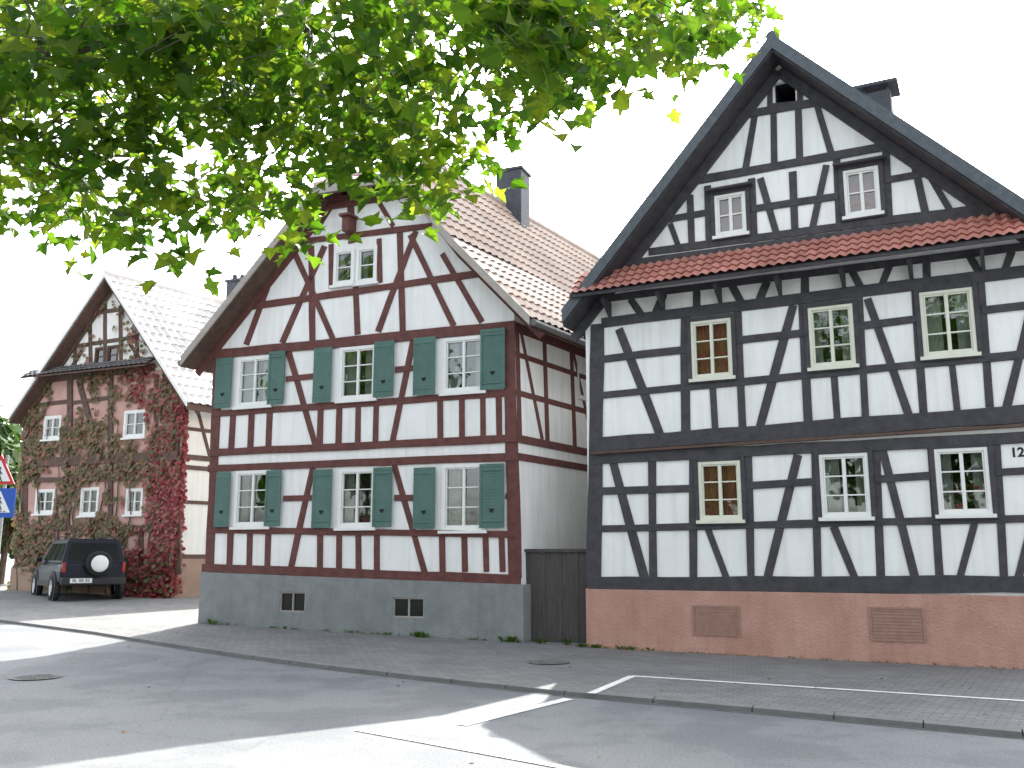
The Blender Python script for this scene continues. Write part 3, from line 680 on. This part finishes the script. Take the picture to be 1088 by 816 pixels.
def pavers(name,ang,c1,c2,bw,bh):
    m,nt,b=newmat(name); N=nt.nodes; Lk=nt.links
    tc=N.new("ShaderNodeTexCoord"); mp=N.new("ShaderNodeMapping"); mp.inputs["Rotation"].default_value=(0,0,ang); Lk.new(tc.outputs["Object"],mp.inputs[0])
    br=N.new("ShaderNodeTexBrick"); br.inputs["Scale"].default_value=1; br.inputs["Brick Width"].default_value=bw; br.inputs["Row Height"].default_value=bh; br.inputs["Mortar Size"].default_value=0.006
    br.inputs["Color1"].default_value=(*c1,1); br.inputs["Color2"].default_value=(*c2,1); br.inputs["Mortar"].default_value=(0.11,0.105,0.10,1); br.inputs["Mortar Smooth"].default_value=0.3
    Lk.new(mp.outputs[0],br.inputs["Vector"])
    n=N.new("ShaderNodeTexNoise"); n.inputs["Scale"].default_value=0.8; n.inputs["Detail"].default_value=9; n.inputs["Roughness"].default_value=0.7; Lk.new(tc.outputs["Object"],n.inputs["Vector"])
    r=N.new("ShaderNodeValToRGB"); r.color_ramp.elements[0].position=0.3; r.color_ramp.elements[0].color=(0.68,0.68,0.68,1); r.color_ramp.elements[1].position=0.65; Lk.new(n.outputs["Fac"],r.inputs[0])
    mx=N.new("ShaderNodeMixRGB"); mx.blend_type='MULTIPLY'; mx.inputs[0].default_value=1; Lk.new(br.outputs["Color"],mx.inputs[1]); Lk.new(r.outputs[0],mx.inputs[2]); Lk.new(mx.outputs[0],b.inputs["Base Color"])
    b.inputs["Roughness"].default_value=0.85
    bp=N.new("ShaderNodeBump"); bp.inputs["Strength"].default_value=0.6; bp.inputs["Distance"].default_value=0.008; bp.invert=True; Lk.new(br.outputs["Fac"],bp.inputs["Height"]); Lk.new(bp.outputs[0],b.inputs["Normal"])
    return m
g=gm.build("ground",[asphalt()]); g["kind"]="structure"
K=[G(x,y) for x,y in((0,661),(100,674),(200,690),(350,711),(480,726),(600,739),(800,757),(1088,784))]
K=[p.xy for p in K]
K=[K[0]+(K[0]-K[1]).normalized()*25]+K+[K[-1]+(K[-1]-K[-2]).normalized()*20]
def resamp(P,st):
    out=[P[0]]
    for a,b in zip(P,P[1:]):
        n=max(1,int((b-a).length/st))
        for k in range(1,n+1): out.append(a.lerp(b,k/n))
    return out
KR=resamp(K,0.8); nb_=Vector((0.42,0.907))
pm=MB(); rowsn=16; PH=0.055
for p in KR:
    for j in range(rowsn+1):
        q=p+nb_*(0.14+ j*0.95); pm.v.append((q.x,q.y,gh(q.x,q.y)+PH))
for i in range(len(KR)-1):
    for j in range(rowsn):
        a=i*(rowsn+1)+j; pm.f.append([a,a+rowsn+1,a+rowsn+2,a+1]); pm.m.append(0); pm.uv.append(None)
pv=pm.build("pavement",[pavers("concrete_pavers",0.55,(0.195,0.195,0.195),(0.245,0.245,0.24),0.2,0.1)]); pv["kind"]="structure"
km=MB()
M['kerb']=mat("kerb_stone",(0.15,0.15,0.15),(0.22,0.22,0.22),3,0.85,0.4,40)
for a,b in zip(KR,KR[1:]):
    b2=a.lerp(b,0.985)
    def q(p,o,z): 
        r=p+nb_*o; return Vector((r.x,r.y,gh(p.x,p.y)+z))
    km.hexa([q(a,0,-0.1),q(b2,0,-0.1),q(b2,0,0.05),q(a,0,0.05)],[q(a,0.14,-0.1),q(b2,0.14,-0.1),q(b2,0.14,PH+0.004),q(a,0.14,PH+0.004)])
kb=km.build("kerb",[M['kerb']]); kb["kind"]="structure"
def strip(name,P,w,dz,m,kind=True):
    mb=MB(); P=resamp(P,0.5)
    for a,b in zip(P,P[1:]):
        d=(b-a).normalized(); n=Vector((-d.y,d.x))*w/2
        mb.face([Vector((*(p),gh(*p)+dz)) for p in(a-n,b-n,b+n,a+n)])
    o=mb.build(name,[m]); o["kind"]="structure"; return o
M['seam']=mat("gutter_dirt",(0.07,0.07,0.07),(0.13,0.13,0.125),5,0.9,0.3,40)
strip("road_gutter",[p-nb_*0.05 for p in K],0.09,0.004,M['seam'])
M['line']=mat("worn_road_paint",(0.5,0.5,0.5),(0.80,0.80,0.78),9,0.7,0,contrast=(0.25,0.5))
M['line2']=mat("faded_road_paint",(0.27,0.27,0.27),(0.62,0.62,0.6),12,0.7,0,contrast=(0.35,0.6))
strip("parking_line",[G(490,771).xy,G(604,743).xy],0.14,0.008,M['line'])
strip("parking_line",[G(380,776).xy,G(632,822).xy],0.10,0.008,M['line2'])
strip("parking_line",[G(628,737,PH).xy,G(672,718.5,PH).xy],0.11,PH+0.005,M['line'])
strip("parking_line",[G(671,718.5,PH).xy,G(1088,745,PH).xy,G(1088,745,PH).xy+(G(1088,745,PH).xy-G(900,733,PH).xy)],0.10,PH+0.006,M['line'])
for (x,y,r,dz) in((583,704,0.32,PH),(38,720,0.33,0)):
    c=G(x,y,dz); mh=MB(); n=28
    for (ra,rb,za,zb_) in((0,r*0.86,0.012,0.012),(r*0.86,r*0.9,0.006,0.006),(r*0.9,r,0.014,0.014)):
        for k in range(n):
            a0,a1=2*math.pi*k/n,2*math.pi*(k+1)/n
            P=[c+Vector((rb*math.cos(a0),rb*math.sin(a0),dz+zb_)),c+Vector((rb*math.cos(a1),rb*math.sin(a1),dz+zb_))]
            if ra>0: P+=[c+Vector((ra*math.cos(a1),ra*math.sin(a1),dz+za)),c+Vector((ra*math.cos(a0),ra*math.sin(a0),dz+za))]
            else: P+=[c+Vector((0,0,dz+za))]
            mh.face(P)
    for i in range(-3,4):
        for j in range(-3,4):
            if i*i+j*j<11: mh.box(c+Vector((i*r*0.22,j*r*0.22,dz+0.016)),r*0.14,r*0.14,0.008)
    o=mh.build("manhole_cover",[M['iron']]); o["label"]="round cast iron manhole cover set in the street"; o["category"]="manhole cover"; o["group"]="manhole covers in the street"
wd=MB()
def weed(mb,c,h,n):
    for k in range(n):
        a=random.uniform(0,6.28); d=Vector((math.cos(a),math.sin(a),0)); p=c+d*random.uniform(0,0.08); s=Vector((-d.y,d.x,0))*h*0.12
        t=p+d*h*random.uniform(0.3,0.9)+Vector((0,0,h*random.uniform(0.5,1)))
        m=(p+t)/2+Vector((0,0,h*0.2)); mb.face([p-s*0.4,p+s*0.4,m+s,t,m-s],random.choice((0,1,2)))
def base_at(f,u,off): 
    p=f.W(u,0,off); return Vector((p.x,p.y,gh(p.x,p.y)+PH))
for _ in range(60): weed(wd,base_at(f2,random.uniform(-7.2,0.1),0.08),random.uniform(0.03,0.08),6)
for u in(-6.9,-2.1,-1.95,-0.15,0.4,0.9,-0.3): weed(wd,base_at(f2,u,0.1),0.13,16)
for _ in range(90): weed(wd,base_at(f3,random.uniform(-0.1,7.5),0.07),random.uniform(0.02,0.05),5)
for _ in range(8): weed(wd,base_at(f3,random.uniform(-0.3,1.2),0.1),0.08,14)
o=wd.build("weeds",LEAF[:3]); o["kind"]="stuff"
fl=MB()
kb_line=lambda px: 661+(px)*0.13 if px<480 else 726+(px-480)*0.095
for _ in range(300):
    px,py=random.uniform(60,1088),random.uniform(665,735)
    if random.random()<0.08: py=random.uniform(735,812)
    onp=py<kb_line(px)-2
    if abs(py-kb_line(px))<6: continue
    c=G(px,py,PH if onp else 0)
    vleaf(fl,c+Vector((0,0,(PH if onp else 0)+0.012)),Vector((random.uniform(-.3,.3),random.uniform(-.3,.3),1)).normalized(),random.uniform(0.02,0.05),random.choice((0,0,1)))
M['dryleaf']=mat("dry_leaf",(0.22,0.12,0.05),(0.30,0.19,0.08),5,0.8)
o=fl.build("fallen_leaves",[M['dryleaf'],VINE[1]]); o["kind"]="stuff"
# ================================================================ car
cp=G(97,641); carZ=PH
hd=math.radians(36)
car=empty("parked_car",cp+Vector((0,0,carZ)),"dark blue off-road car with spare wheel on its tailgate","car")
CM=Matrix.Translation(cp+Vector((0,0,carZ)))@Matrix.Rotation(hd,4,'Z')
def cbuild(mb,name,mats,parent=car,**k):
    mb.v=[tuple(CM@Vector(p)) for p in mb.v]; return mb.build(name,mats,parent,**k)
b=MB()
ST=[(0.0,0.48,0.96,0.74),(0.06,0.42,1.0,0.82),(0.4,0.40,1.02,0.85),(1.5,0.38,1.02,0.86),(2.7,0.38,1.01,0.86),(3.1,0.38,0.98,0.84),(3.75,0.40,0.88,0.80),(3.95,0.44,0.78,0.72),(4.0,0.48,0.70,0.66)]
rings=[]
for y,a,c,w in ST:
    h=c-a; rings.append([Vector((x*w,y,a+h*t)) for x,t in((-0.9,0),(-1,0.15),(-1,0.6),(-0.97,0.85),(-0.88,1.0),(0.88,1.0),(0.97,0.85),(1,0.6),(1,0.15),(0.9,0))])
for i in range(len(rings)-1):
    for k in range(10):
        m=(k+1)%10; b.face([rings[i][k],rings[i][m],rings[i+1][m],rings[i+1][k]])
b.face(rings[0]); b.face(rings[-1][::-1])
B4=[Vector((x*0.80,y,1.0)) for x,y in((-1,0.05),(1,0.05),(1,3.05),(-1,3.05))]
T4=[Vector((x*0.66,y,1.58)) for x,y in((-1,0.2),(1,0.2),(1,2.15),(-1,2.15))]
C4=[Vector((x*0.58,y,1.63)) for x,y in((-1,0.3),(1,0.3),(1,2.0),(-1,2.0))]
for k in range(4):
    m=(k+1)%4; b.face([B4[k],B4[m],T4[m],T4[k]]); b.face([T4[k],T4[m],C4[m],C4[k]])
b.face(C4)
cbuild(b,"body",[M['carpaint']],merge=True,bevel=0.035)
def pane(i,u0,u1,v0,v1,name):
    m=(i+1)%4; A,B_,C,D=B4[i],B4[m],T4[m],T4[i]; n=(B_-A).cross(D-A).normalized()
    ce=(A+C)/2
    if n.dot(ce-Vector((0,1.6,1.3)))<0: n=-n
    P=lambda u,v:(A.lerp(B_,u)).lerp(D.lerp(C,u),v)+n*0.012
    g_=MB(); g_.face([P(u0,v0),P(u1,v0),P(u1,v1),P(u0,v1)]); cbuild(g_,name,[M['carglass']])
pane(0,0.08,0.92,0.10,0.88,"rear_window"); pane(2,0.06,0.94,0.08,0.92,"windscreen")
for i in(1,3):
    for u0,u1 in((0.04,0.30),(0.33,0.58),(0.61,0.86)) if i==1 else ((0.14,0.39),(0.42,0.67),(0.70,0.96)): pane(i,u0,u1,0.10,0.88,"side_window")
x=MB(); x.box((0,-0.06,0.52),1.62,0.16,0.2); cbuild(x,"rear_bumper",[M['cladding']],bevel=0.03)
x=MB(); x.box((0,4.0,0.5),1.5,0.14,0.2); cbuild(x,"front_bumper",[M['cladding']],bevel=0.03)
for sx in(-1,1):
    x=MB()
    for wy in(0.72,3.15):
        n=20
        ring=[Vector((sx*0.875,wy+0.45*math.cos(2*math.pi*k/n),0.36+0.43*math.sin(2*math.pi*k/n))) for k in range(n)]
        x.face(ring)
        for k in range(n):
            m=(k+1)%n; x.face([ring[k],ring[m],ring[m]-Vector((sx*0.1,0,0)),ring[k]-Vector((sx*0.1,0,0))])
    x.box((sx*0.865,1.95,0.44),0.03,1.6,0.14)
    cbuild(x,"wheel_arch_cladding",[M['cladding']])
def wheel(c,ax,r=0.345,w=0.21,name="wheel",cover=False):
    t=MB(); n=28; pr_=[(r*0.62,-w/2),(r*0.9,-w/2),(r,-w/2+0.04),(r,w/2-0.04),(r*0.9,w/2),(r*0.62,w/2)]
    e1=ax.orthogonal().normalized(); e2=ax.cross(e1)
    C_=lambda rr,o:[c+ax*o+(e1*math.cos(2*math.pi*k/n)+e2*math.sin(2*math.pi*k/n))*rr for k in range(n)]
    R=[C_(rr,o) for rr,o in pr_]
    for i in range(len(R)-1):
        for k in range(n): m=(k+1)%n; t.face([R[i][k],R[i][m],R[i+1][m],R[i+1][k]])
    wo=cbuild(t,name,[M['tyre']],smooth=True,merge=True)
    t=MB(); o=w/2-0.03
    if cover:
        R=[C_(r*0.66,w/2-0.02),C_(r*0.66,w/2+0.015),C_(r*0.5,w/2+0.03),C_(r*0.2,w/2+0.035)]
        for i in range(3):
            for k in range(n): m=(k+1)%n; t.face([R[i][k],R[i][m],R[i+1][m],R[i+1][k]])
        t.face(R[3]); cbuild(t,"wheel_cover",[M['silver']],parent=wo); return wo
    R=[C_(rr,oo) for rr,oo in((r*0.63,o-0.1),(r*0.63,o+0.02),(r*0.55,o+0.02),(r*0.5,o-0.03))]
    for i in range(3):
        for k in range(n): m=(k+1)%n; t.face([R[i][k],R[i][m],R[i+1][m],R[i+1][k]])
    for k in range(5):
        a=2*math.pi*k/5; d=e1*math.cos(a)+e2*math.sin(a); s=e2*math.cos(a)-e1*math.sin(a)
        t.hexa([c+ax*(o+0.01)+d*0.02-s*0.045,c+ax*(o+0.01)+d*r*0.58-s*0.03,c+ax*(o+0.01)+d*r*0.58+s*0.03,c+ax*(o+0.01)+d*0.02+s*0.045],
               [c+ax*(o-0.03)+d*0.02-s*0.045,c+ax*(o-0.03)+d*r*0.58-s*0.03,c+ax*(o-0.03)+d*r*0.58+s*0.03,c+ax*(o-0.03)+d*0.02+s*0.045])
    cbuild(t,"rim",[M['silver']],parent=wo)
    return wo
for sx in(-1,1):
    for wy in(0.72,3.15): wheel(Vector((sx*0.80,wy,0.345)),Vector((sx,0,0)))
wheel(Vector((0.08,-0.16,0.98)),Vector((0,-1,0)),0.33,0.2,"spare_wheel",cover=True)
for sx in(-1,1):
    x=MB(); x.box((sx*0.745,0.0,0.88),0.09,0.09,0.26); cbuild(x,"tail_lamp",[M['redlamp']],bevel=0.015)
    x=MB(); x.box((sx*0.93,2.45,1.08),0.16,0.1,0.13); cbuild(x,"wing_mirror",[M['carpaint']],bevel=0.03)
    x=MB(); x.tube([Vector((sx*0.56,0.35,1.64)),Vector((sx*0.57,0.5,1.70)),Vector((sx*0.57,1.9,1.70)),Vector((sx*0.56,2.05,1.63))],[0.018]*4,6); cbuild(x,"roof_rail",[M['cladding']])
x=MB(); x.box((-0.33,-0.15,0.54),0.54,0.02,0.12); pl_=cbuild(x,"licence_plate",[M['white']])
text("BL BB 82",0.115,CM@Matrix.Translation((-0.33,-0.163,0.54))@Matrix.Rotation(math.pi/2,4,'X'),"plate_lettering",pl_,M['blacktxt'])
# ================================================================ traffic sign
def at(px,py,t): return CAM+ray(px,py)*t
tS=19.5
sb=at(0,560,tS); gx=gh(sb.x,sb.y)+PH
sg=empty("traffic_sign",Vector((sb.x,sb.y,gx)),"red warning triangle above blue pedestrian crossing sign","traffic sign")
x=MB(); zt_=at(0,482,tS).z; x.tube([Vector((sb.x,sb.y+0.03,gx)),Vector((sb.x,sb.y+0.03,zt_))],[0.035,0.035],10); x.build("post",[M['metal']],sg,smooth=True)
fs=Fac((sb.x,sb.y,0),(1,-0.15))
tc_=fs.pt(1,504)
def tri(r,u,z): return [(u+r*math.sin(a),z+r*math.cos(a)) for a in(0,math.radians(120),math.radians(240))]
x=MB()
for r,o,mi in((0.42,0.04,0),(0.30,0.044,1)):
    T3=tri(r,*tc_); x.hexa([fs.W(*p,o) for p in T3],[fs.W(*p,0.02) for p in T3],mi)
tsn=x.build("warning_sign",[M['signred'],M['white']],sg)
def figure(mb,f,u,z,s,o,mi=0):
    n=10; mb.face([f.W(u+0.09*s*math.cos(2*math.pi*k/n),z+0.42*s+0.09*s*math.sin(2*math.pi*k/n),o) for k in range(n)],mi)
    for (a,b,c,d,w) in((0,.3,0,0.0,.14),(0,0.02,-.18,-.42,.08),(0,0.02,.2,-.42,.08),(0,.26,.2,.05,.06),(0,.26,-.2,.08,.06)):
        a,b,c,d=u+a*s,z+b*s,u+c*s,z+d*s; L=math.hypot(c-a,d-b); px_,pz_=-(d-b)/L*w*s/2,(c-a)/L*w*s/2
        mb.face([f.W(a+px_,b+pz_,o),f.W(a-px_,b-pz_,o),f.W(c-px_,d-pz_,o),f.W(c+px_,d+pz_,o)],mi)
x=MB(); figure(x,fs,tc_[0],tc_[1]-0.02,0.34,0.048); x.build("pictogram",[M['blacktxt']],tsn)
q=rect(fs,-15,519,17,550); x=MB(); rbox(x,fs,*q,0.02,0.04,0); cu=((q[0]+q[1])/2,(q[2]+q[3])/2); T3=tri(0.30,cu[0],cu[1]-0.05); x.face([fs.W(*p,0.044) for p in T3],1)
cs=x.build("crossing_sign",[M['signblue'],M['white']],sg)
x=MB(); figure(x,fs,cu[0],cu[1]-0.03,0.3,0.048)
for k in range(4): rbox(x,fs,cu[0]-0.17+k*0.09,cu[0]-0.12+k*0.09,cu[1]-0.19,cu[1]-0.17,0.046,0.049)
x.build("pictogram",[M['blacktxt']],cs)
# ================================================================ trees
LR=[(0,0),(0.24,-0.12),(0.5,0.0),(0.36,0.2),(0.66,0.5),(0.28,0.48),(0.22,0.62),(0,1.05)]
def mleaf(mb,p,n,tip,s,mi):
    tip=(tip-n*tip.dot(n)).normalized(); sd=tip.cross(n)
    k=random.uniform(0.05,0.4)
    for sg_ in(1,-1):
        mb.face([p+(sd*(x*sg_)+tip*(y-0.2*y*y)+n*(k*x+0.12*math.sin(y*3)))*s for x,y in LR],mi)
POLY=[(-150,-260),(850,-260),(815,0),(798,20),(768,45),(756,84),(732,78),(690,56),(650,74),(608,126),(580,108),(545,120),(520,150),(505,198),(480,204),(455,232),(428,208),(395,172),(352,182),(328,248),(300,232),(245,228),(215,218),(190,274),(150,258),(90,262),(50,228),(-150,240)]
def inpoly(x,y):
    c=False; n=len(POLY)
    for i in range(n):
        (x1,y1),(x2,y2)=POLY[i],POLY[(i+1)%n]
        if (y1>y)!=(y2>y) and x<(x2-x1)*(y-y1)/(y2-y1)+x1: c=not c
    return c
tb=Vector((-6.0,2.2,0)); tree=empty("plane_tree",tb,"large broad-leaved tree with drooping branches over the street","tree")
tr=MB()
tp=[tb+Vector((0,0,-0.1)),tb+Vector((0.05,0.05,1.2)),tb+Vector((0.2,0.3,2.6)),tb+Vector((0.5,0.7,4.0)),tb+Vector((0.9,1.3,5.3)),tb+Vector((1.4,2.2,6.6)),tb+Vector((1.8,3.0,8.2))]
tr.tube(tp,[0.38,0.30,0.26,0.23,0.19,0.13,0.06],12); tr.build("trunk",[M['bark']],tree,smooth=True)
cr=MB(); limbs=[]
for (px,py,t) in((60,60,6.5),(200,10,7.5),(330,30,8),(480,0,8),(600,0,8.5),(740,-10,9),(120,-120,8),(400,-120,8.5),(20,150,6)):
    lm=MB(); e=at(px,py,t); s0=random.choice(tp[4:6]); mid=s0.lerp(e,0.5)+Vector((0,0,1.0))
    pts=[]
    for k in range(9):
        u=k/8; p=s0*(1-u)**2+mid*2*u*(1-u)+e*u*u; pts.append(p+Vector((random.uniform(-1,1),random.uniform(-1,1),random.uniform(-1,1)))*0.05)
    lm.tube(pts,[0.05*(1-k/8)+0.007 for k in range(9)],7); limbs+=pts[2:]; lm.build("limb",[M['bark']],tree,smooth=True)
nsp=0
while nsp<860:
    px=random.uniform(-140,860); py=random.uniform(-250,290)
    if not inpoly(px,py): continue
    t=random.uniform(5.6,9.6)
    c=at(px,py,t)
    if noise.noise(c*1.0)<-0.10: continue
    if noise.noise(Vector((px*0.012,py*0.012,4.2)))<-0.28 and py>20: continue
    if py<-20 and random.random()<0.8: continue
    nsp+=1
    j=min(limbs,key=lambda q:(q-c).length_squared)
    m=(j+c)/2+Vector((0,0,0.12))
    if (j-c).length<1.0: cr.tube([j,m,c],[0.009,0.006,0.003],4,4)
    else: cr.tube([c+(j-c).normalized()*0.4+Vector((0,0,.06)),c],[0.005,0.002],4,4)
    nl=random.randint(7,12)
    for _ in range(nl):
        o=Vector((random.gauss(0,0.14),random.gauss(0,0.18),random.gauss(-0.02,0.11)))
        p=c+o
        n=Vector((random.gauss(0,0.6),random.gauss(0,0.6)-0.45,random.uniform(0.1,1))).normalized()
        tip=(Vector((o.x,o.y,0))*2+Vector((random.uniform(-.4,.4),random.uniform(-.4,.4),-0.7)))
        r=random.random(); mi=0 if r<0.28 else 1 if r<0.74 else 2
        mleaf(cr,p,n,tip,random.uniform(0.10,0.185),mi)
cr.build("crown",LEAF+[M['bark']],tree)
def bgtree(x,y,h,r,n,name,label,s=0.35,grp="trees beyond the houses",mats=None):
    mats=mats or LEAF
    z0=gh(x,y); e=empty(name,Vector((x,y,z0)),label,"tree" if "tree" in name else "shrub",grp)
    t=MB(); t.tube([Vector((x,y,z0-0.2)),Vector((x+0.1,y,z0+h*0.4)),Vector((x,y+0.2,z0+h*0.85))],[min(.4,r*0.09),min(.3,r*0.06),r*0.02],8)
    c=MB(); cl=[]
    for k in range(18):
        a=random.uniform(0,6.28); d=r*random.uniform(0.2,0.75); z=z0+h*random.uniform(0.3,0.92); p=Vector((x+d*math.cos(a),y+d*math.sin(a),z)); cl.append((p,r*random.uniform(0.25,0.45)))
        t.tube([Vector((x,y,z0+h*0.35)),p],[r*0.03,0.02],5)
    for _ in range(n):
        p,rr=random.choice(cl); d=Vector((random.gauss(0,1),random.gauss(0,1),random.gauss(0,1))).normalized()*rr*random.uniform(0.6,1.05)
        nn=(d.normalized()+Vector((random.uniform(-.5,.5),random.uniform(-.5,.5),random.uniform(0,.8)))).normalized()
        vleaf(c,p+d,nn,s*random.uniform(0.6,1.2),random.choice(range(len(mats[:3]))))
    t.build("trunk",[M['bark']],e); c.build("crown",mats,e)
bgtree(-21.5,37,6.2,3.2,5000,"broadleaf_tree","green broad-leaved tree beyond the creeper house",mats=BGL)
bgtree(-27,46,8,4.5,5000,"broadleaf_tree","green broad-leaved tree beyond the creeper house",0.45,mats=BGL)
bgtree(-17.6,33,3.2,1.6,2500,"garden_shrub","leafy garden shrub beside the creeper house",0.2,None,mats=BGL)
for x,y in((-16,-6),(-9,-14),(-2,-16),(-24,3)):  # unseen trees behind the camera, added so the window glass has something to reflect
    bgtree(x,y,17,6.0,5500,"broadleaf_tree","tall unseen green tree added for the window panes to reflect",0.65,"unseen trees added for the window reflections")
hm=MB(); n=60; prev=None
for k in range(n+1):
    a=math.radians(-75+150*k/n); R_=900; hgt=40+30*noise.noise(Vector((k*0.12,0,0)))+ (45 if k<14 else 0)*math.sin(min(1,k/14)*math.pi)
    p=Vector((R_*math.sin(a),R_*math.cos(a),0)); q=p*1.25; cur=(p,Vector((p.x*1.12,p.y*1.12,hgt)),q)
    if prev: hm.face([prev[0],cur[0],cur[1],prev[1]]); hm.face([prev[1],cur[1],cur[2],prev[2]])
    prev=cur
o=hm.build("hills",[M['hill']],smooth=True); o["kind"]="structure"
# ================================================================ light
sd=Vector((-0.2,-1.14,-1.0)).normalized()
sun=bpy.data.lights.new("sun",'SUN'); sun.energy=10.0; sun.angle=math.radians(0.5); sun.color=(1.0,0.97,0.91)
so=bpy.data.objects.new("sun",sun); so.rotation_euler=sd.to_track_quat('-Z','Y').to_euler(); col.objects.link(so)
elev=math.asin(-sd.z); azi=math.atan2(-sd.x,-sd.y)
w=bpy.data.worlds.new("World"); scene.world=w; w.use_nodes=True; nt=w.node_tree
sk_=nt.nodes.new("ShaderNodeTexSky"); sk_.sky_type='NISHITA'; sk_.sun_disc=False; sk_.sun_elevation=elev; sk_.sun_rotation=azi; sk_.air_density=1.0; sk_.dust_density=3.0; sk_.ozone_density=1.0
hs=nt.nodes.new("ShaderNodeHueSaturation"); hs.inputs["Saturation"].default_value=0.3; hs.inputs["Value"].default_value=4.1
bg=nt.nodes["Background"]; bg.inputs["Strength"].default_value=0.15
nt.links.new(sk_.outputs[0],hs.inputs["Color"]); nt.links.new(hs.outputs[0],bg.inputs["Color"])
# ================================================================ camera
cam=bpy.data.cameras.new("camera"); cam.lens=36*FPX/1088; cam.sensor_width=36; cam.clip_end=4000
co=bpy.data.objects.new("camera",cam); co.location=CAM; co.rotation_euler=(math.pi/2+TH,0,0); col.objects.link(co); scene.camera=co
scene.view_settings.view_transform='Standard'; scene.view_settings.look='None'; scene.view_settings.exposure=0
